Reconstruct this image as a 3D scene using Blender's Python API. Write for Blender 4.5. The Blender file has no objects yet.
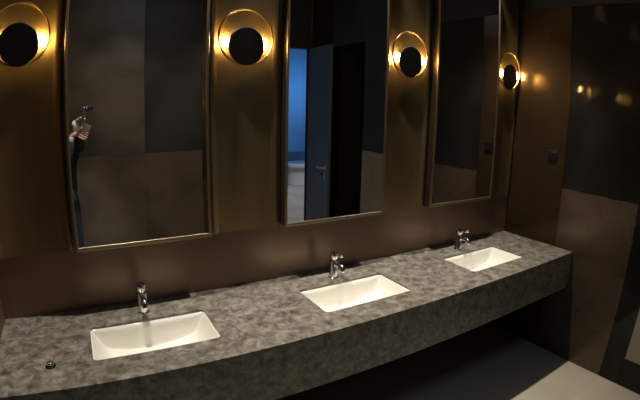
import bpy, bmesh, math, random
from mathutils import Vector, Matrix
random.seed(7)
sc = bpy.context.scene
COL = sc.collection
PI = math.pi

# ------------------------------------------------------------------ materials
def mat(name, color, rough=.5, metal=0., spec=.5, emit=None, estr=0., coat=0.):
    m = bpy.data.materials.new(name); m.use_nodes = True
    b = m.node_tree.nodes['Principled BSDF']
    b.inputs['Base Color'].default_value = (*color, 1)
    b.inputs['Roughness'].default_value = rough
    b.inputs['Metallic'].default_value = metal
    b.inputs['Specular IOR Level'].default_value = spec
    b.inputs['Coat Weight'].default_value = coat
    if emit:
        b.inputs['Emission Color'].default_value = (*emit, 1)
        b.inputs['Emission Strength'].default_value = estr
    return m

def noisy(name, stops, scale=4., detail=6., rough=.5, metal=0., distort=.4, stretch=(1, 1, 1), bump=0., rrange=None, spec=.5, rot=(0, 0, 0)):
    """Patchy surface: object-space noise through a colour ramp."""
    m = mat(name, stops[0][1], rough, metal, spec)
    nt = m.node_tree; N = nt.nodes; L = nt.links; b = N['Principled BSDF']
    tc = N.new('ShaderNodeTexCoord'); mp = N.new('ShaderNodeMapping')
    mp.inputs['Scale'].default_value = stretch; mp.inputs['Rotation'].default_value = rot
    L.new(tc.outputs['Object'], mp.inputs['Vector'])
    nz = N.new('ShaderNodeTexNoise'); nz.inputs['Scale'].default_value = scale
    nz.inputs['Detail'].default_value = detail; nz.inputs['Distortion'].default_value = distort
    L.new(mp.outputs['Vector'], nz.inputs['Vector'])
    rp = N.new('ShaderNodeValToRGB'); rp.color_ramp.interpolation = 'EASE'; e = rp.color_ramp.elements
    while len(e) < len(stops): e.new(.5)
    for i, (p, c) in enumerate(stops): e[i].position = p; e[i].color = (*c, 1)
    L.new(nz.outputs['Fac'], rp.inputs['Fac']); L.new(rp.outputs['Color'], b.inputs['Base Color'])
    if rrange:
        mr = N.new('ShaderNodeMapRange'); mr.interpolation_type = 'SMOOTHSTEP'; mr.inputs['From Min'].default_value = .3; mr.inputs['From Max'].default_value = .7
        mr.inputs['To Min'].default_value = rrange[0]; mr.inputs['To Max'].default_value = rrange[1]
        L.new(nz.outputs['Fac'], mr.inputs['Value']); L.new(mr.outputs['Result'], b.inputs['Roughness'])
    if bump:
        bp = N.new('ShaderNodeBump'); bp.inputs['Strength'].default_value = bump; bp.inputs['Distance'].default_value = .01
        L.new(nz.outputs['Fac'], bp.inputs['Height']); L.new(bp.outputs['Normal'], b.inputs['Normal'])
    return m

def stone_mat():
    """Grey-brown marble with dark veins and warm flecks."""
    m = mat('grey_stone', (.2, .18, .15), .28)
    nt = m.node_tree; N = nt.nodes; L = nt.links; b = N['Principled BSDF']
    tc = N.new('ShaderNodeTexCoord')
    n1 = N.new('ShaderNodeTexNoise'); n1.inputs['Scale'].default_value = 20; n1.inputs['Detail'].default_value = 10; n1.inputs['Roughness'].default_value = .72; n1.inputs['Distortion'].default_value = .5
    L.new(tc.outputs['Object'], n1.inputs['Vector'])
    r1 = N.new('ShaderNodeValToRGB'); e = r1.color_ramp.elements
    e[0].position = .33; e[0].color = (.052, .045, .037, 1); e[1].position = .66; e[1].color = (.305, .286, .250, 1)
    k = e.new(.48); k.color = (.162, .149, .126, 1)
    L.new(n1.outputs['Fac'], r1.inputs['Fac'])
    # veins: ridges of a second warped noise
    n2 = N.new('ShaderNodeTexNoise'); n2.inputs['Scale'].default_value = 6.; n2.inputs['Detail'].default_value = 8; n2.inputs['Distortion'].default_value = .9
    L.new(tc.outputs['Object'], n2.inputs['Vector'])
    s = N.new('ShaderNodeMath'); s.operation = 'SUBTRACT'; s.inputs[1].default_value = .5; L.new(n2.outputs['Fac'], s.inputs[0])
    a = N.new('ShaderNodeMath'); a.operation = 'ABSOLUTE'; L.new(s.outputs[0], a.inputs[0])
    r2 = N.new('ShaderNodeValToRGB'); e = r2.color_ramp.elements
    e[0].position = 0.; e[0].color = (.34, .31, .29, 1); e[1].position = .05; e[1].color = (1, 1, 1, 1)
    L.new(a.outputs[0], r2.inputs['Fac'])
    mx = N.new('ShaderNodeMix'); mx.data_type = 'RGBA'; mx.blend_type = 'MULTIPLY'; mx.inputs['Factor'].default_value = .5
    L.new(r1.outputs['Color'], mx.inputs['A']); L.new(r2.outputs['Color'], mx.inputs['B'])
    # warm flecks
    n3 = N.new('ShaderNodeTexNoise'); n3.inputs['Scale'].default_value = 38; n3.inputs['Detail'].default_value = 4
    L.new(tc.outputs['Object'], n3.inputs['Vector'])
    r3 = N.new('ShaderNodeValToRGB'); e = r3.color_ramp.elements
    e[0].position = .56; e[0].color = (0, 0, 0, 1); e[1].position = .70; e[1].color = (.5, .5, .5, 1)
    L.new(n3.outputs['Fac'], r3.inputs['Fac'])
    m2 = N.new('ShaderNodeMix'); m2.data_type = 'RGBA'; m2.inputs['B'].default_value = (.10, .065, .035, 1)
    L.new(r3.outputs['Color'], m2.inputs['Factor']); L.new(mx.outputs['Result'], m2.inputs['A'])
    L.new(m2.outputs['Result'], b.inputs['Base Color'])
    return m

def tile_mat():
    m = mat('floor_tile', (.3, .28, .24), .42)
    nt = m.node_tree; N = nt.nodes; L = nt.links; b = N['Principled BSDF']
    tc = N.new('ShaderNodeTexCoord')
    n1 = N.new('ShaderNodeTexNoise'); n1.inputs['Scale'].default_value = 2.5; n1.inputs['Detail'].default_value = 8
    L.new(tc.outputs['Object'], n1.inputs['Vector'])
    r1 = N.new('ShaderNodeValToRGB'); e = r1.color_ramp.elements
    e[0].position = .35; e[0].color = (.36, .325, .25, 1); e[1].position = .7; e[1].color = (.43, .39, .305, 1)
    L.new(n1.outputs['Fac'], r1.inputs['Fac'])
    br = N.new('ShaderNodeTexBrick'); br.offset = 0; br.inputs['Scale'].default_value = 1
    br.inputs['Brick Width'].default_value = 2.4; br.inputs['Row Height'].default_value = 2.4
    br.inputs['Mortar Size'].default_value = .002; br.inputs['Mortar'].default_value = (.30, .27, .21, 1)
    mp = N.new('ShaderNodeMapping'); mp.inputs['Location'].default_value = (.5, 1.1, 0)
    L.new(tc.outputs['Object'], mp.inputs['Vector']); L.new(mp.outputs['Vector'], br.inputs['Vector'])
    L.new(r1.outputs['Color'], br.inputs['Color1']); L.new(r1.outputs['Color'], br.inputs['Color2'])
    L.new(br.outputs['Color'], b.inputs['Base Color'])
    return m

M = {}
M['stone'] = stone_mat()
M['tile'] = tile_mat()
M['bronze'] = noisy('aged_bronze', [(.3, (.105, .060, .038)), (.7, (.185, .112, .072))], 2.2, 7, .46, .35, rrange=(.38, .55), stretch=(1, 1, .8))
M['brown'] = noisy('brown_lacquered_metal', [(.3, (.050, .030, .016)), (.7, (.085, .051, .028))], 1.8, 7, .27, .45, rrange=(.21, .33), stretch=(1, 1, .7))
M['brown_low'] = noisy('greyish_brown_metal', [(.3, (.075, .052, .036)), (.7, (.125, .088, .062))], 1.5, 7, .26, .4, rrange=(.2, .32))  # paler, greyer brown for the lower sheet
M['bronze_gloss'] = noisy('polished_bronze', [(.3, (.175, .110, .077)), (.7, (.235, .150, .106))], 1.6, 6, .36, .55, rrange=(.32, .42))
M['bronze_pale'] = noisy('pale_bronze', [(.3, (.11, .082, .062)), (.7, (.19, .145, .108))], 1.8, 7, .42, .35, rrange=(.34, .5))
M['taupe'] = noisy('taupe_bronze', [(.3, (.30, .265, .21)), (.7, (.40, .36, .29))], 1.6, 6, .42, .2)
M['grey_bronze'] = noisy('grey_bronze', [(.3, (.075, .066, .060)), (.7, (.15, .125, .108))], 1.9, 7, .42, .35, rrange=(.34, .5))
M['charcoal'] = noisy('charcoal_metal', [(.3, (.014, .013, .0125)), (.7, (.030, .027, .025))], 1.7, 7, .08, .1, rrange=(.04, .07), spec=.16)
M['char_matte'] = noisy('matte_charcoal_metal', [(.3, (.020, .020, .020)), (.7, (.042, .040, .038))], 1.7, 7, .5, .2)
M['slate'] = noisy('slate_metal', [(.3, (.045, .050, .065)), (.7, (.075, .082, .105))], 1.7, 6, .3, .3)
M['seam'] = mat('seam_black', (.012, .011, .010), .7)
M['panel'] = noisy('brushed_brass_panel', [(.3, (.195, .137, .064)), (.7, (.240, .169, .079))], 2.0, 5, .40, .75, stretch=(3, 3, .3), rrange=(.38, .45))
M['brass'] = mat('satin_brass', (.42, .30, .13), .30, 1.)
M['frame'] = mat('brass_frame', (.34, .27, .17), .36, .9)
M['box'] = mat('dark_bronze_box', (.12, .082, .040), .36, .8)
M['mirror'] = mat('mirror_glass', (.80, .81, .83), .008, 1.)
M['chrome'] = mat('chrome', (.86, .86, .87), .12, 1.)
M['steel'] = mat('brushed_steel', (.75, .76, .78), .38, .7)
M['porcelain'] = mat('white_porcelain', (.84, .82, .75), .12, 0, .5, coat=.4)
M['black'] = mat('black_metal', (.005, .0045, .004), .5, 0., .2)
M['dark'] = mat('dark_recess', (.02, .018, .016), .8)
M['plaster'] = mat('dark_plaster', (.016, .015, .015), .7)
M['led'] = mat('warm_led', (1, .9, .6), .5, 0, .5, (1., .62, .17), 380.)
M['switch'] = mat('black_plastic', (.010, .010, .013), .3)
M['door'] = noisy('slate_blue_paint', [(.3, (.11, .145, .21)), (.7, (.14, .18, .25))], 1.2, 3, .4)
M['corr_wall'] = noisy('pale_wall_panel', [(.3, (.40, .50, .60)), (.7, (.50, .60, .70))], 1.0, 3, .55)
M['corr_floor'] = noisy('corridor_stone', [(.3, (.30, .28, .25)), (.7, (.42, .40, .36))], 2.0, 5, .4)
M['white'] = mat('white_laminate', (.75, .76, .74), .35)
M['skin'] = mat('skin', (.55, .33, .24), .5)
M['coat'] = noisy('black_cloth', [(.3, (.010, .010, .013)), (.7, (.02, .02, .024))], 40, 3, .9)
M['cuff'] = noisy('white_cloth', [(.3, (.62, .60, .58)), (.7, (.75, .73, .70))], 40, 3, .9)
M['trousers'] = noisy('dark_denim', [(.3, (.014, .017, .028)), (.7, (.026, .030, .045))], 60, 3, .9)
M['hair'] = noisy('dark_hair', [(.3, (.012, .009, .007)), (.7, (.03, .022, .016))], 60, 3, .6, stretch=(3, 3, .4))
M['shoe'] = mat('shoe_leather', (.02, .017, .015), .4)
M['gadget'] = noisy('blue_grey_plastic', [(.3, (.10, .18, .26)), (.7, (.14, .23, .32))], 12, 2, .35)
M['phone'] = mat('silver_phone', (.55, .55, .57), .3, .8)
M['eye'] = mat('eye', (.05, .04, .035), .15)

# ------------------------------------------------------------------ helpers
def tag(o, label=None, cat=None, group=None, kind=None):
    if label: o['label'] = label
    if cat: o['category'] = cat
    if group: o['group'] = group
    if kind: o['kind'] = kind
    return o

def obj(name, bm, mats, parent=None, smooth=False, bevel=0., loc=None, angle=40):
    me = bpy.data.meshes.new(name)
    bmesh.ops.recalc_face_normals(bm, faces=bm.faces[:])
    bm.to_mesh(me); bm.free()
    for m in (mats if isinstance(mats, (list, tuple)) else [mats]): me.materials.append(m)
    o = bpy.data.objects.new(name, me); COL.objects.link(o)
    if parent: o.parent = parent
    if loc: o.location = loc
    if smooth: me.polygons.foreach_set('use_smooth', [True] * len(me.polygons))
    if bevel:
        b = o.modifiers.new('bevel', 'BEVEL'); b.width = bevel; b.segments = 3; b.limit_method = 'ANGLE'; b.angle_limit = math.radians(angle)
        me.polygons.foreach_set('use_smooth', [True] * len(me.polygons))
        w = o.modifiers.new('wn', 'WEIGHTED_NORMAL'); w.keep_sharp = True
    return o

def empty(name, loc=(0, 0, 0), rz=0.):
    o = bpy.data.objects.new(name, None); COL.objects.link(o); o.location = loc; o.rotation_euler.z = rz; o.empty_display_size = .1
    return o

def structure(o): o['kind'] = 'structure'; return o

def box(bm, x0, x1, y0, y1, z0, z1, mi=0):
    v = [bm.verts.new(p) for p in ((x0, y0, z0), (x1, y0, z0), (x1, y1, z0), (x0, y1, z0), (x0, y0, z1), (x1, y0, z1), (x1, y1, z1), (x0, y1, z1))]
    for f in ((0, 3, 2, 1), (4, 5, 6, 7), (0, 1, 5, 4), (1, 2, 6, 5), (2, 3, 7, 6), (3, 0, 4, 7)):
        bm.faces.new([v[i] for i in f]).material_index = mi

def ring_tube(bm, pts, radii, seg=16, caps=True):
    """Tube along a polyline with a radius at each point."""
    pts = [Vector(p) for p in pts]; rings = []; up = None
    for i, p in enumerate(pts):
        a = pts[max(i - 1, 0)]; b = pts[min(i + 1, len(pts) - 1)]; t = (b - a).normalized()
        if up is None:
            up = Vector((0, 0, 1)) if abs(t.z) < .9 else Vector((0, 1, 0))
        s = t.cross(up).normalized(); up = s.cross(t).normalized()
        r = radii[i] if isinstance(radii, (list, tuple)) else radii
        rings.append([bm.verts.new(p + (s * math.cos(2 * PI * k / seg) + up * math.sin(2 * PI * k / seg)) * r) for k in range(seg)])
    for a, b in zip(rings, rings[1:]):
        for k in range(seg): bm.faces.new((a[k], a[(k + 1) % seg], b[(k + 1) % seg], b[k]))
    if caps: bm.faces.new(rings[0][::-1]); bm.faces.new(rings[-1])

def lathe(bm, prof, axis='z', seg=32, org=(0, 0, 0), caps=True):
    """prof: (radius, height) pairs turned about an axis; axis 'y' makes height run along -y."""
    rings = []
    for r, h in prof:
        ring = []
        for k in range(seg):
            c, s = math.cos(2 * PI * k / seg) * r, math.sin(2 * PI * k / seg) * r
            p = (c, s, h) if axis == 'z' else (c, -h, s)
            ring.append(bm.verts.new((p[0] + org[0], p[1] + org[1], p[2] + org[2])))
        rings.append(ring)
    for a, b in zip(rings, rings[1:]):
        for k in range(seg): bm.faces.new((a[k], a[(k + 1) % seg], b[(k + 1) % seg], b[k]))
    if caps: bm.faces.new(rings[0][::-1]); bm.faces.new(rings[-1])

def copy_tree(o, parent=None):
    c = o.copy(); COL.objects.link(c); c.parent = parent
    for ch in list(o.children): copy_tree(ch, c)
    return c

# ------------------------------------------------------------------ measures (metres)
XL, XR = -.50, 2.99          # pier on the left, right wall
YB = -3.45                   # wall opposite the mirrors
ZC = .85                     # counter top
YF = -.6544                  # counter front
ZT = 3.4                     # ceiling
X0, S, W, ZB = -.0887, 1.051, .6505, 1.162      # mirrors: first left edge, pitch, width, bottom
YM = -.0651                  # mirror face
BX = [.191, 1.242, 2.293]; BY = -.3478; BW = .5385; BD = .2866   # basins
XW = -1.6                    # far left wall of the room

def mirrors_x(i): return X0 + i * S, X0 + i * S + W

# ------------------------------------------------------------------ the room
bm = bmesh.new(); box(bm, XW - .1, XR + .1, YB - .02, .1, -.1, 0); structure(obj('floor', bm, M['tile']))
bm = bmesh.new(); box(bm, XW - .1, XR + .1, YB - .12, .1, ZT, ZT + .1); structure(obj('ceiling', bm, M['plaster']))
bm = bmesh.new(); box(bm, XW - .1, XR + .012, 0, .1, 0, ZT); structure(obj('wall_back', bm, M['bronze_gloss']))
bm = bmesh.new(); box(bm, XW - .1, XW, YB, 0, 0, ZT); structure(obj('wall_left', bm, M['grey_bronze']))
bm = bmesh.new(); box(bm, XW, XL, -.72, 0, 0, ZT); structure(obj('trim_pier', bm, M['bronze']))

WM = [M['seam'], M['brown'], M['bronze_pale'], M['charcoal'], M['taupe'], M['grey_bronze'], M['plaster'], M['slate'], M['bronze_pale'], M['char_matte'], M['brown_low']]
SEAM, BRONZE, PALE, CHAR, TAUPE, GREY, PLAST, SLATE, TAN, CMAT, LOWB = range(11)
# right wall: sheets of patinated metal with thin shadow gaps, a dark doorway further along
bm = bmesh.new()
g = .0015
D0, D1, DZ = -2.90, -2.20, 2.57          # doorway
for y0, y1, z0, z1 in ((D1, .1, 0, ZT), (YB - .1, D0, 0, ZT), (D0, D1, DZ, ZT)): box(bm, XR + .008, XR + .1, y0, y1, z0, z1, SEAM)
for y0, y1, z0, z1, m in ((-.485, 0, 0, 2.63, BRONZE), (-1.5, -.485, 1.298, 2.63, CHAR), (D1, -1.5, 1.298, ZT, SLATE),
                          (-1.10, -.485, 0, 1.298, LOWB), (-1.262, -1.10, 0, 1.298, CHAR), (D1, -1.262, .218, 1.298, TAUPE), (D1, -1.262, 0, .218, CHAR),
                          (-1.5, 0, 2.63, ZT, PLAST), (YB, D0, 0, 1.298, GREY), (YB, D0, 1.298, 2.63, CHAR), (YB, D0, 2.63, ZT, CMAT), (D0, D1, DZ, ZT, SLATE)):
    box(bm, XR, XR + .01, y0 + g, y1 - g, z0 + g, z1 - g, m)
structure(obj('wall_right', bm, WM))
# dark cubicle behind that doorway
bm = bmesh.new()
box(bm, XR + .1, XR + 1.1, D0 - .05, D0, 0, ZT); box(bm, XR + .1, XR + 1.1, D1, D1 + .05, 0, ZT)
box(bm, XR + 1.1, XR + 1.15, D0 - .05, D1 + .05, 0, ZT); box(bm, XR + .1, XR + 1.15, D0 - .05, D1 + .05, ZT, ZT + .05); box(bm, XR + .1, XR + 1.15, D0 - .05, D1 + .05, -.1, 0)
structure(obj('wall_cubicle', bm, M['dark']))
bm = bmesh.new()
for y0, y1, z0, z1 in ((D0, D0 + .03, 0, DZ), (D1 - .03, D1, 0, DZ), (D0, D1, DZ - .03, DZ)): box(bm, XR - .004, XR + .1, y0, y1, z0, z1)
structure(obj('door_2', bm, M['black']))

# wall opposite the mirrors, with the doorway to the corridor
E0, E1, EZ = 2.34, 2.965, 2.60
bm = bmesh.new()
for x0, x1, z0, z1 in ((XW - .1, E0, 0, ZT), (E1, XR + .1, 0, ZT), (E0, E1, EZ, ZT)): box(bm, x0, x1, YB - .12, YB - .008, z0, z1, SEAM)
for x0, x1, z0, z1, m in ((-.45, .708, 0, 1.24, PALE), (.708, 1.42, 0, 1.24, TAN), (-.45, .708, 1.24, ZT, GREY), (.708, 1.42, 1.24, ZT, CMAT), (1.42, E0, 0, ZT, BRONZE),
                          (XW, -.45, 0, 1.24, BRONZE), (XW, -.45, 1.24, ZT, GREY), (E1, XR, 0, ZT, GREY), (E0, E1, EZ, ZT, CMAT)):
    box(bm, x0 + g, x1 - g, YB - .01, YB, z0 + g, z1 - g, m)
structure(obj('wall_front', bm, WM))

# corridor beyond the doorway
bm = bmesh.new(); box(bm, 1.2, 6.6, -7.4, YB - .02, -.1, 0); structure(obj('floor_corridor', bm, M['corr_floor']))
bm = bmesh.new(); box(bm, 1.2, 6.6, -7.5, -7.4, 0, 3.6)
for k in range(10): box(bm, 1.3 + k * .52, 1.32 + k * .52, -7.4, -7.385, 0, 3.6)
structure(obj('wall_corridor', bm, M['corr_wall']))
bm = bmesh.new(); box(bm, 1.2, 6.6, -7.4, -7.36, 0, .70); structure(obj('trim_corridor', bm, M['taupe'], bevel=.005))
bm = bmesh.new(); box(bm, 1.1, 1.2, -7.5, YB - .12, 0, 3.6); box(bm, 6.6, 6.7, -7.5, YB - .12, 0, 3.6); box(bm, XR + 1.15, 6.7, YB - .12, YB - .02, 0, 3.6); box(bm, 1.1, XR + 1.2, YB - .12, YB - .02, ZT + .1, 3.6)
structure(obj('wall_corridor_sides', bm, M['corr_wall']))
bm = bmesh.new(); box(bm, 1.1, 6.7, -7.5, YB - .02, 3.6, 3.7); structure(obj('ceiling_corridor', bm, M['plaster']))
# rounded white counter standing out there
t = empty('reception_counter', (4.95, -6.95, 0)); tag(t, 'low rounded white counter seen through the open doorway in the middle mirror', 'counter')
def round_slab(bm, rx, ry, z0, z1, seg=40):
    a = []
    for z in (z0, z1): a.append([bm.verts.new((rx * math.cos(2 * PI * k / seg), ry * math.sin(2 * PI * k / seg), z)) for k in range(seg)])
    for k in range(seg): bm.faces.new((a[0][k], a[0][(k + 1) % seg], a[1][(k + 1) % seg], a[1][k]))
    bm.faces.new(a[0][::-1]); bm.faces.new(a[1])
bm = bmesh.new(); round_slab(bm, .62, .36, 0, .42); obj('base', bm, M['white'], t, bevel=.01)
bm = bmesh.new(); round_slab(bm, .70, .42, .42, .49); obj('top', bm, M['white'], t, bevel=.01)

# open door leaf lying back near the right wall
bm = bmesh.new(); box(bm, 0, .042, 0, .585, .012, 2.60)
leaf = obj('door_1', bm, M['door'], bevel=.003); structure(leaf); leaf.location = (2.932, YB + .012, 0); leaf.rotation_euler.z = math.radians(1.2)
bm = bmesh.new(); lathe(bm, [(.024, 0), (.024, .008), (.010, .010), (.010, .05)], 'y', 20)
bmesh.ops.rotate(bm, verts=bm.verts, cent=(0, 0, 0), matrix=Matrix.Rotation(-PI / 2, 3, 'Z'))
ring_tube(bm, [(-.048, 0, 0), (-.052, -.03, 0), (-.052, -.13, 0)], [.010, .011, .009], 14)
box(bm, -.006, 0, -.022, .022, -.16, -.06)
obj('door_handle', bm, M['steel'], leaf, loc=(0, .505, .99), smooth=False, bevel=.002)

# ------------------------------------------------------------------ brass panels between the mirrors
def panel(n, xa, xb, z0=1.155, z1=ZT - .01):
    """Shallow brass tray: flat back with rounded flanges that turn out to the mirror boxes."""
    def prof(e): return [(.016, -.004), (.017, -.012), (.022, -.0165), (.030, -.0175), (.040, -.0150), (.052, -.0085), (.060, -.006)]
    L_ = [(xa + dx, y) for dx, y in prof(0)]; R_ = [(xb - dx, y) for dx, y in prof(0)][::-1]
    front = L_ + R_; back = [(xb - .016, -.0005), (xa + .016, -.0005)]
    loop = front + back
    bm = bmesh.new()
    lo = [bm.verts.new((x, y, z0)) for x, y in loop]; hi = [bm.verts.new((x, y, z1)) for x, y in loop]
    n_ = len(loop)
    for k in range(n_): bm.faces.new((lo[k], lo[(k + 1) % n_], hi[(k + 1) % n_], hi[k]))
    bm.faces.new(lo[::-1]); bm.faces.new(hi)
    o = structure(obj('trim_%d' % n, bm, M['panel']))
    for p in o.data.polygons: p.use_smooth = abs(p.normal.z) < .5
    o.data.set_sharp_from_angle(angle=math.radians(50)) if hasattr(o.data, 'set_sharp_from_angle') else None
    return o
gaps = [(XL, X0)] + [(mirrors_x(i)[1], mirrors_x(i + 1)[0]) for i in (0, 1)] + [(mirrors_x(2)[1], XR)]
for n, (a, b) in enumerate(gaps): panel(n + 1, a, b)

# ------------------------------------------------------------------ mirrors
MZ = 2.86
ml = ['tall brass-framed mirror above the left basin, showing the photographer at its edge',
      'tall brass-framed mirror above the middle basin, showing a blue doorway and a door handle',
      'tall brass-framed mirror above the right basin, showing only dark wall']
for i in range(3):
    a, b = mirrors_x(i); t = empty('wall_mirror', ((a + b) / 2, 0, ZB)); tag(t, ml[i], 'mirror', 'tall mirrors over the vanity')
    h = W / 2; H = MZ - ZB; fw, fb = .013, .020
    bm = bmesh.new()
    # mitred frame, front edge proud of the glass
    o_ = [(-h, 0), (h, 0), (h, H), (-h, H)]; i_ = [(-h + fw, fb), (h - fw, fb), (h - fw, H - fb), (-h + fw, H - fb)]
    vs = {}
    for tag_, loop, ys in (('o', o_, (-.062, -.071)), ('i', i_, (-.071, -.0605))):
        for j, y in enumerate(ys): vs[tag_, j] = [bm.verts.new((x, y, z)) for x, z in loop]
    for A, B in ((('o', 0), ('o', 1)), (('o', 1), ('i', 0)), (('i', 0), ('i', 1))):
        for k in range(4): bm.faces.new((vs[A][k], vs[A][(k + 1) % 4], vs[B][(k + 1) % 4], vs[B][k]))
    obj('frame', bm, M['frame'], t, bevel=.003)
    bm = bmesh.new(); box(bm, -h + .002, h - .002, -.0595, -.001, .002, H - .002); obj('backing_box', bm, M['box'], t)
    bm = bmesh.new(); box(bm, -h + fw - .002, h - fw + .002, YM, -.0600, fb - .002, H - fb + .002); obj('glass', bm, M['mirror'], t)

# ------------------------------------------------------------------ sconces
def make_sconce(x, z, label):
    t = empty('wall_sconce', (x, -.006, z)); tag(t, label, 'wall light', 'round brass sconces between the mirrors')
    bm = bmesh.new()
    seg, R_, r_ = 72, .140, .0052       # hoop standing a little off the panel; its centre is above the disc's
    for k in range(seg):
        pass
    rings = []
    for k in range(seg):
        a = 2 * PI * k / seg; c = Vector((math.cos(a), 0, math.sin(a)))
        rings.append([bm.verts.new(c * R_ + Vector((0, -.020, .043)) + c * (r_ * math.cos(q)) + Vector((0, -1.5 * r_ * math.sin(q), 0))) for q in [2 * PI * j / 10 for j in range(10)]])
    for k in range(seg):
        a, b = rings[k], rings[(k + 1) % seg]
        for j in range(10): bm.faces.new((a[j], b[j], b[(j + 1) % 10], a[(j + 1) % 10]))
    obj('hoop', bm, M['brass'], t, smooth=True)
    bm = bmesh.new(); lathe(bm, [(.092, .020), (.094, .022), (.094, .028), (.091, .031), (.02, .032)], 'y', 64); obj('disc', bm, M['black'], t, smooth=True, angle=30).data.set_sharp_from_angle(angle=math.radians(35))
    bm = bmesh.new(); lathe(bm, [(.045, 0), (.045, .008), (.022, .010), (.022, .0205)], 'y', 32); obj('mount', bm, M['brass'], t, bevel=.001)
    for sgn in (-1, 1):                  # a short curved strip of lamps behind each side of the disc
        bm = bmesh.new(); n_ = 8; lo = []
        for k in range(n_ + 1):
            a = math.radians(7 + (-13 + 26 * k / n_)); a = a if sgn > 0 else PI - a
            q = []
            for rr, yy in ((.088, -.012), (.110, -.012), (.110, -.024), (.088, -.024)): q.append(bm.verts.new((rr * math.cos(a), yy, rr * math.sin(a) + .004)))
            lo.append(q)
        for A, B in zip(lo, lo[1:]):
            for j in range(4): bm.faces.new((A[j], A[(j + 1) % 4], B[(j + 1) % 4], B[j]))
        bm.faces.new(lo[0]); bm.faces.new(lo[-1][::-1])
        obj('lamp_strip', bm, M['led'], t)
    return t
for x, z, lb in ((-.300, 2.089, 'round sconce at the photo edge, left of the mirror showing the photographer'),
                 (.759, 2.087, 'round black-disc sconce between the left and middle mirrors'),
                 (1.814, 2.089, 'round black-disc sconce between the middle and right mirrors'),
                 (2.846, 2.092, 'smallest-looking round sconce in the corner by the right wall')):
    make_sconce(x, z, lb)

# ------------------------------------------------------------------ vanity counter
cnt = empty('vanity_counter', (0, 0, 0)); tag(cnt, 'long grey veined stone vanity counter running under the three mirrors', 'counter')
holes = [(x - BW / 2, x + BW / 2) for x in BX]; hy0, hy1 = BY - BD / 2, BY + BD / 2
xs = [XL + .001] + [v for h in holes for v in h] + [XR - .001]; ys = [YF, hy0, hy1, -.001]
TH = .012
bm = bmesh.new(); V = {}
def vv(i, j, z):
    if (i, j, z) not in V: V[i, j, z] = bm.verts.new((xs[i], ys[j], ZC if z else ZC - TH))
    return V[i, j, z]
cells = [(i, j) for i in range(len(xs) - 1) for j in range(3) if not (j == 1 and i % 2 == 1)]
for i, j in cells:
    for z in (0, 1): bm.faces.new([vv(i, j, z), vv(i + 1, j, z), vv(i + 1, j + 1, z), vv(i, j + 1, z)])
def has(i, j): return (i, j) in cells
for i, j in cells:
    for (di, dj), (p, q_) in (((0, -1), ((i, j), (i + 1, j))), ((0, 1), ((i, j + 1), (i + 1, j + 1))), ((-1, 0), ((i, j), (i, j + 1))), ((1, 0), ((i + 1, j), (i + 1, j + 1)))):
        if not has(i + di, j + dj): bm.faces.new([vv(*p, 0), vv(*q_, 0), vv(*q_, 1), vv(*p, 1)])
RC = .022
for hx0, hx1 in holes:                   # rounded corners of the cut-outs
    for cx, cy, sx_, sy_ in ((hx0, hy0, 1, 1), (hx1, hy0, -1, 1), (hx1, hy1, -1, -1), (hx0, hy1, 1, -1)):
        arc = [(cx + sx_ * RC * (1 - math.cos(q * PI / 16)), cy + sy_ * RC * (1 - math.sin(q * PI / 16))) for q in range(9)]
        up_ = [bm.verts.new((x, y, ZC)) for x, y in arc]; dn = [bm.verts.new((x, y, ZC - TH)) for x, y in arc]
        c1 = bm.verts.new((cx, cy, ZC)); c0 = bm.verts.new((cx, cy, ZC - TH))
        for k in range(8):
            bm.faces.new((c1, up_[k], up_[k + 1])); bm.faces.new((c0, dn[k + 1], dn[k])); bm.faces.new((up_[k], dn[k], dn[k + 1], up_[k + 1]))
obj('top', bm, M['stone'], cnt)
bm = bmesh.new(); box(bm, XL + .001, XR - .001, YF + .001, YF + .03, ZC - .275, ZC - TH); obj('apron', bm, M['stone'], cnt, bevel=.002)
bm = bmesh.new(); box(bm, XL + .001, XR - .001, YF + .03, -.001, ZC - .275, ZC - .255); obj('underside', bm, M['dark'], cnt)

# basins: rectangular undermount bowls, the bottom dishes up towards the ends
def bowl_depth(u, v):
    """u,v in -1..1 across the opening; depth below the rim."""
    D = .128
    e = (1 - abs(u)) / .30; e = max(0, min(1, e)); e = 1 - (1 - e) ** 2.2       # rise towards the ends
    b_ = (1 - v) / .22; b_ = max(0, min(1, b_)); b_ = 1 - (1 - b_) ** 2.6       # back wall
    f = (1 + v) / .30; f = max(0, min(1, f)); f = 1 - (1 - f) ** 2.4            # front wall
    dish = 1 - .42 * abs(u) ** 2.2
    return D * dish * e * b_ * f
def make_basin(x, label):
    t = empty('sink_basin', (x, BY, ZC - TH)); tag(t, label, 'basin', 'white undermount basins')
    NX, NY = 72, 44; hw, hd = BW / 2 + .004, BD / 2 + .004
    def warp(s): return math.sin(s * PI / 2) * .55 + s * .45
    bm = bmesh.new(); G = []
    for j in range(NY + 1):
        row = []
        for i in range(NX + 1):
            u = warp(-1 + 2 * i / NX); v = warp(-1 + 2 * j / NY)
            row.append(bm.verts.new((u * hw, v * hd, -.001 - bowl_depth(u, v))))
        G.append(row)
    for j in range(NY):
        for i in range(NX): bm.faces.new((G[j][i], G[j][i + 1], G[j + 1][i + 1], G[j + 1][i]))
    o = obj('bowl', bm, M['porcelain'], t, smooth=True)
    s = o.modifiers.new('thick', 'SOLIDIFY'); s.thickness = .008; s.offset = -1
    bm = bmesh.new(); lathe(bm, [(.030, 0), (.030, .003), (.024, .005), (.022, .003), (.004, .002)], 'z', 32)
    obj('drain', bm, M['chrome'], t, smooth=True, loc=(0, .02, -.001 - bowl_depth(0, .02 / hd) + .0005))
    return t
for x, lb in zip(BX, ('white rectangular basin at the left end, below the photographer\'s mirror',
                      'white rectangular basin in the middle of the stone counter',
                      'white rectangular basin nearest the right wall')): make_basin(x, lb)

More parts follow.
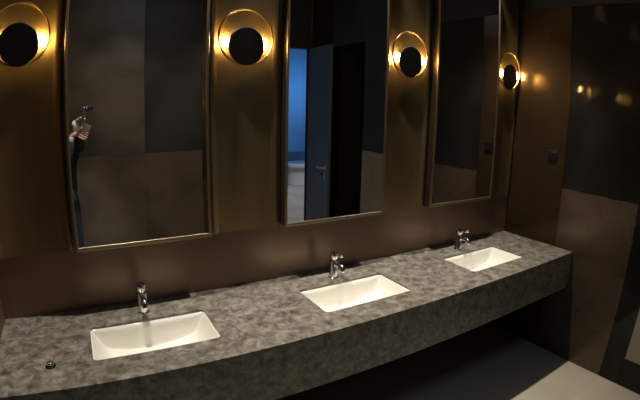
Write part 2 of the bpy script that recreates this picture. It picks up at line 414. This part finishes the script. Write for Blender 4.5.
# taps
def make_tap(x, y, label):
    t = empty('basin_tap', (x, y, ZC)); tag(t, label, 'tap', 'chrome basin taps')
    bm = bmesh.new(); lathe(bm, [(.029, 0), (.029, .004), (.0255, .007), (.0245, .010), (.0245, .098), (.0235, .101), (.012, .103)], 'z', 36); obj('body', bm, M['chrome'], t, smooth=True).data.set_sharp_from_angle(angle=math.radians(40))
    bm = bmesh.new(); ring_tube(bm, [(0, .0, .080), (0, -.035, .087), (0, -.062, .089), (0, -.076, .086), (0, -.086, .078), (0, -.089, .068)], [.0125, .0115, .0125, .0165, .0180, .0160], 20)
    sp = obj('spout', bm, M['chrome'], t, smooth=True); sp.data.set_sharp_from_angle(angle=math.radians(50))
    bm = bmesh.new(); lathe(bm, [(.0105, -.004), (.012, -.004), (.012, .002), (.0105, .002)], 'z', 24); obj('aerator', bm, M['chrome'], sp, loc=(0, -.0892, .065), smooth=False)
    bm = bmesh.new(); lathe(bm, [(.013, .103), (.013, .112), (.0215, .114), (.0225, .118), (.0225, .142), (.019, .150), (.008, .154)], 'z', 36); hd = obj('handle', bm, M['chrome'], t, smooth=True); hd.data.set_sharp_from_angle(angle=math.radians(40))
    bm = bmesh.new(); ring_tube(bm, [(0, -.012, .132), (0, -.045, .139), (0, -.082, .148)], [.0062, .0055, .0068], 14); obj('lever', bm, M['chrome'], hd, smooth=True)
    return t
for x, lb in ((.186, 'chrome lever tap behind the left basin'), (1.236, 'chrome lever tap behind the middle basin'), (2.266, 'chrome lever tap behind the basin nearest the right wall')):
    make_tap(x, -.128, lb)

# small chrome cap let into the stone at the left end
cp = empty('counter_cap', (-.252, -.483, ZC)); tag(cp, 'small round chrome cap on the stone counter left of the left basin', 'cap')
bm = bmesh.new(); lathe(bm, [(.022, 0), (.022, .003), (.018, .006)], 'z', 32); obj('collar', bm, M['black'], cp, smooth=False)
bm = bmesh.new(); lathe(bm, [(.015, .006), (.015, .014), (.012, .019), (.004, .021)], 'z', 32); obj('button', bm, M['chrome'], cp, smooth=True)

# light switch
sw = empty('light_switch', (XR, -.378, 1.521)); tag(sw, 'small square black light switch on the brown right wall', 'switch')
bm = bmesh.new(); box(bm, -.008, 0, -.042, .042, -.042, .042); obj('plate', bm, M['switch'], sw, bevel=.003)
bm = bmesh.new(); box(bm, -.0115, -.0075, -.024, .024, -.030, .030); obj('rocker', bm, M['switch'], sw, bevel=.002)

# ------------------------------------------------------------------ the photographer (seen in the left mirror)
P0 = Vector((-.265, -2.50, 0)); FA = math.radians(-38)
RZ = Matrix.Rotation(FA, 3, 'Z')
def wp(x, y, z): return RZ @ Vector((x, y, z)) + P0          # body frame -> room (facing +y in its own frame)
per = empty('person', P0); tag(per, 'person in dark jacket with white cuffs holding a camera stick, reflected at the mirror edge', 'person')

def skin(name, chains, m, parent, lev=2):
    """chains: lists of (point, radius) or (point,(rx,ry)); a point repeated in several chains is one joint."""
    me = bpy.data.meshes.new(name); vid = {}; co = []; rad = []; ed = []; roots = []
    for ch in chains:
        prev = None
        for p, r in ch:
            k = tuple(round(c, 4) for c in p)
            if k not in vid: vid[k] = len(co); co.append(Vector(p) - P0); rad.append(r if isinstance(r, tuple) else (r, r))
            if prev is not None and prev != vid[k]: ed.append((prev, vid[k]))
            prev = vid[k]
    me.from_pydata(co, ed, []); me.materials.append(m)
    o = bpy.data.objects.new(name, me); COL.objects.link(o); o.parent = parent
    s = o.modifiers.new('skin', 'SKIN'); s.use_smooth_shade = True
    # one root per island
    adj = {i: [] for i in range(len(co))}
    for a, b in ed: adj[a].append(b); adj[b].append(a)
    seen = set()
    for i in range(len(co)):
        if i in seen: continue
        me.skin_vertices[0].data[i].use_root = True; st = [i]
        while st:
            q = st.pop()
            if q in seen: continue
            seen.add(q); st += adj[q]
    for i, r in enumerate(rad): me.skin_vertices[0].data[i].radius = r
    b = o.modifiers.new('sub', 'SUBSURF'); b.levels = lev; b.render_levels = lev
    return o

def ik(s, e, l1, l2, hint):
    d = e - s; L_ = min(d.length, l1 + l2 - .005); n = d.normalized()
    a = (l1 * l1 - l2 * l2 + L_ * L_) / (2 * L_); h = math.sqrt(max(l1 * l1 - a * a, 0))
    p = (hint - n * hint.dot(n)).normalized()
    return s + n * a + p * h

CAM = Vector((0, -2.0591, 1.7925))
GA = Vector((-.055, -2.215, 1.645)); GB = Vector((-.012, -2.150, 1.765))      # grip of the stick, bottom and top
ga = (GB - GA).normalized(); grip_c = GA + ga * .045
PC = Vector((-.010, -2.225, 1.590))                                            # second phone, centre
pa = Vector((.42, .10, .90)).normalized(); pn = Vector((-.3, -.9, .25)); pn = (pn - pa * pn.dot(pa)).normalized(); pw = pa.cross(pn)

shR, shL = wp(.185, -.005, 1.425), wp(-.185, -.005, 1.425)
def hand(center, axis, toward, rx, thick, wristdir, flip):
    """Palm and five fingers closed round a bar. toward: from the bar to the palm."""
    t_ = (toward - axis * toward.dot(axis)).normalized(); s_ = axis.cross(t_) * flip
    palm = center + t_ * (thick + .020); wrist = palm + t_ * .045 - axis * .03 + wristdir * .035
    def on(a, k, ex=.009):
        c_, q_ = math.cos(a), math.sin(a)
        return center + axis * k + t_ * (c_ * (thick + ex)) + s_ * (q_ * (rx + ex))
    ch = [[(wrist, .024), (palm - axis * .012 + t_ * .012, (.026, .020)), (palm + axis * .010, (.030, .017))]]
    for k, ln in ((.034, .95), (.012, 1.05), (-.010, 1.), (-.031, .82)):
        root = palm + axis * k * .8 + s_ * .006
        ch.append([(root, .0095), (on(.85 * ln, k), .0092), (on(1.75 * ln, k), .0085), (on(2.5 * ln, k), .0078), (on(3.05 * ln, k * .96), .0068)])
    ch.append([(palm + axis * .012 - s_ * .012, .0115), (on(-.75, .030), .0105), (on(-1.5, .044), .0095), (on(-2.15, .050), .008)])
    return wrist, ch
wrR, hR = hand(grip_c, ga, Vector((-.45, -.75, -.1)), .016, .016, Vector((0, -.3, -.6)), 1)
wrL, hL = hand(PC - pa * .03, pa, Vector((-.85, -.25, -.3)), .014, .034, Vector((-.4, 0, -.5)), -1)
elR = ik(shR, wrR, .29, .25, Vector((.15, .1, -1))); elL = ik(shL, wrL, .29, .25, Vector((-.2, .1, -1)))

pel, bel, che, upc, nkb = wp(0, 0, .95), wp(0, .005, 1.10), wp(0, 0, 1.28), wp(0, -.005, 1.40), wp(0, -.01, 1.47)
hips = {s: wp(.088 * s, 0, .87) for s in (-1, 1)}; knees = {s: wp(.10 * s, .015, .48) for s in (-1, 1)}; ank = {s: wp(.105 * s, -.02, .085) for s in (-1, 1)}
toe = {s: wp(.125 * s, .14, .035) for s in (-1, 1)}
nk, jaw, mid, top = wp(0, .0, 1.535), wp(.004, .030, 1.590), wp(.006, .022, 1.665), wp(.006, .012, 1.735)
body = [[(pel, (.135, .10)), (bel, (.13, .098)), (che, (.145, .105)), (upc, (.12, .085)), (nkb, .062), (nk, .055), (jaw, (.060, .068)), (mid, (.072, .088)), (top, (.055, .066))],
        [(upc, (.12, .085)), (shR, .056), (elR, .041), (wrR, .027)], [(upc, (.12, .085)), (shL, .056), (elL, .041), (wrL, .027)]]
for s in (-1, 1): body.append([(pel, (.135, .10)), (hips[s], .082), (knees[s], .056), (ank[s], .038), (toe[s], (.036, .024))])
body += hR + hL
# nose, ears
body += [[(wp(.006, .085, 1.655), .012), (wp(.007, .112, 1.636), .014), (wp(.007, .105, 1.628), .011)]]
for s in (-1, 1): body += [[(wp(.006 + .070 * s, .012, 1.672), .012), (wp(.006 + .082 * s, .004, 1.650), .014), (wp(.006 + .074 * s, .012, 1.628), .008)]]
body += [[(wp(-.018, .097, 1.600), .0075), (wp(.006, .105, 1.599), .009), (wp(.030, .097, 1.600), .0075)]]
skin('body', body, M['skin'], per)
for s in (-1, 1):
    bm = bmesh.new(); bmesh.ops.create_uvsphere(bm, u_segments=16, v_segments=10, radius=.0125); o = obj('eye', bm, M['eye'], per, smooth=True); o.location = wp(.006 + .031 * s, .088, 1.672) - P0
skin('hair', [[(wp(.006, .055, 1.735), (.05, .03)), (wp(.006, .0, 1.745), (.070, .055)), (wp(.006, -.045, 1.70), (.076, .055)), (wp(.006, -.055, 1.63), (.066, .040)), (wp(.004, -.045, 1.565), (.050, .030))]], M['hair'], per)
def lerp(a, b, t): return a + (b - a) * t
cR, cL = lerp(elR, wrR, .80), lerp(elL, wrL, .86)
skin('jacket', [[(wp(0, 0, .85), (.178, .138)), (bel, (.165, .128)), (che, (.178, .132)), (upc, (.150, .108)), (wp(0, -.012, 1.475), (.078, .075)), (wp(0, -.012, 1.505), (.070, .068))],
                [(upc, (.150, .108)), (shR, .072), (elR, .056), (cR, .042)], [(upc, (.150, .108)), (shL, .072), (elL, .056), (cL, .042)]], M['coat'], per)
skin('cuff', [[(lerp(elR, wrR, .60), .050), (lerp(elR, wrR, .85), .056), (lerp(elR, wrR, 1.10), .052)]], M['cuff'], per)
skin('cuff', [[(lerp(elL, wrL, .82), .034), (lerp(elL, wrL, .98), .033)]], M['cuff'], per)
skin('trousers', [[(wp(0, 0, 1.08), (.150, .116)), (wp(0, 0, 1.0), (.156, .120)), (pel, (.156, .120))]] + [[(pel, (.156, .120)), (hips[s], .100), (knees[s], .076), (wp(.105 * s, -.015, .12), .064)] for s in (-1, 1)], M['trousers'], per)
for s in (-1, 1): skin('shoe', [[(wp(.103 * s, -.055, .05), (.040, .044)), (wp(.108 * s, .02, .05), (.046, .046)), (wp(.122 * s, .12, .036), (.048, .034)), (wp(.128 * s, .185, .030), (.036, .026))]], M['shoe'], per)

# camera stick held in the right hand
gs = empty('camera_stick', GA); tag(gs, 'blue-grey handheld camera stick with a dark head, held up by the reflected person', 'camera stick')
bm = bmesh.new(); ring_tube(bm, [GA - GA, (GB - GA) * .10, (GB - GA) * .85, GB - GA], [.013, .016, .0155, .012], 20); obj('grip', bm, M['gadget'], gs, smooth=True)
hc = Vector((.020, -2.125, 1.800)) - GA
bm = bmesh.new(); ring_tube(bm, [GB - GA, GB - GA + Vector((-.012, .0, .025)), hc + Vector((-.030, 0, .006)), hc + Vector((-.012, 0, .0))], [.009, .010, .011, .010], 16); obj('arm', bm, M['gadget'], gs, smooth=True)
bm = bmesh.new(); box(bm, hc.x - .022, hc.x + .048, hc.y - .010, hc.y + .012, hc.z - .020, hc.z + .020); hd = obj('head', bm, M['black'], gs, bevel=.005)
bm = bmesh.new(); lathe(bm, [(.012, 0), (.012, .008), (.009, .010), (.006, .008)], 'y', 24)
bmesh.ops.rotate(bm, verts=bm.verts, cent=(0, 0, 0), matrix=Matrix.Rotation(PI, 3, 'Z')); obj('lens', bm, M['switch'], hd, loc=(hc.x - .004, hc.y + .012, hc.z), smooth=False)
# phone held in the other hand
ph = empty('mobile_phone', PC); tag(ph, 'silver mobile phone held in the other hand of the reflected person', 'phone')
def slab(bm, a, w, n): 
    v = [bm.verts.new(pa * a * i + pw * w * j + pn * n * k) for k in (-1, 1) for j in (-1, 1) for i in (-1, 1)]
    for f in ((0, 1, 3, 2), (4, 6, 7, 5), (0, 4, 5, 1), (2, 3, 7, 6), (0, 2, 6, 4), (1, 5, 7, 3)): bm.faces.new([v[i] for i in f])
bm = bmesh.new(); slab(bm, .070, .034, .0042); obj('case', bm, M['phone'], ph, bevel=.003)
bm = bmesh.new(); slab(bm, .064, .030, .0004); obj('screen', bm, M['switch'], ph, loc=pn * .0046)

# ------------------------------------------------------------------ light
def light(name, kind, loc, energy, color, **kw):
    l = bpy.data.lights.new(name, kind); l.energy = energy; l.color = color
    for k, v in kw.items(): setattr(l, k, v)
    o = bpy.data.objects.new(name, l); COL.objects.link(o); o.location = loc
    return o
for x in (.28, 1.40, 2.42):
    light('downlight', 'SPOT', (x, -.155, ZT - .01), 215, (1, .91, .775), spot_size=math.radians(64), spot_blend=.75, shadow_soft_size=.025)
for x in (.45, 1.6):
    light('far_wall_fill', 'SPOT', (x, YB + .55, ZT - .01), 62, (1, .91, .80), spot_size=math.radians(80), spot_blend=.8, shadow_soft_size=.04)  # added fill spots without fixtures, lift the wall opposite the mirrors
sl = light('person_fill', 'SPOT', (.25, -1.45, ZT - .01), 230, (.95, .97, 1.), spot_size=math.radians(38), spot_blend=.7, shadow_soft_size=.04)  # added spot, brightens the person's front; no such lamp is known
sl.rotation_euler = (Vector((-.1, -2.3, 1.5)) - sl.location).to_track_quat('-Z', 'Y').to_euler()
light('room_fill', 'AREA', (.9, -2.0, ZT - .01), 6, (.62, .80, 1.), shape='RECTANGLE', size=1.2, size_y=.6)  # weak cool fill added for the whole room, not a real ceiling lamp
c = light('corridor_light', 'AREA', (4.4, -6.2, 2.3), 20, (.10, .42, 1.), shape='RECTANGLE', size=2.2, size_y=.4)
c.rotation_euler = (math.radians(-72), 0, 0)
light('corridor_lamp', 'SPOT', (3.9, -5.2, 3.3), 260, (1., .95, .85), spot_size=math.radians(70), spot_blend=.6, shadow_soft_size=.1)
w = bpy.data.worlds.new('world'); sc.world = w; w.use_nodes = True
w.node_tree.nodes['Background'].inputs['Color'].default_value = (.02, .03, .05, 1)

# ------------------------------------------------------------------ camera: wide lens with the photograph's barrel bend
yaw, pit, rol = .53196, .21424, .02218
f = Vector((math.sin(yaw) * math.cos(pit), math.cos(yaw) * math.cos(pit), -math.sin(pit)))
r = Vector((math.cos(yaw), -math.sin(yaw), 0)); u = r.cross(f)
r2 = r * math.cos(rol) + u * math.sin(rol); u2 = -r * math.sin(rol) + u * math.cos(rol)
cd = bpy.data.cameras.new('camera'); co = bpy.data.objects.new('camera', cd); COL.objects.link(co)
co.matrix_world = Matrix(((r2.x, u2.x, -f.x, 0), (r2.y, u2.y, -f.y, -2.05905), (r2.z, u2.z, -f.z, 1.79251), (0, 0, 0, 1)))
cd.type = 'PANO'; cd.panorama_type = 'FISHEYE_LENS_POLYNOMIAL'
cd.sensor_fit = 'HORIZONTAL'; cd.sensor_width = 36; cd.sensor_height = 22.5
px = 640 / 36
cd.fisheye_fov = math.radians(170)
for k, c in enumerate((0, 0.0023003753, 1.0395866e-07, -1.6186565e-09, 2.5186364e-12)):
    setattr(cd, 'fisheye_polynomial_k%d' % k, -c * px ** k)
cd.clip_start = .01
sc.camera = co

sc.view_settings.view_transform = 'Standard'; sc.view_settings.look = 'None'
sc.view_settings.gamma = 1; sc.view_settings.use_curve_mapping = False
sc.view_settings.exposure = 0
sc.cycles.use_denoising = True
sc.cycles.max_bounces = 10; sc.cycles.glossy_bounces = 6
sc.cycles.sample_clamp_indirect = 8
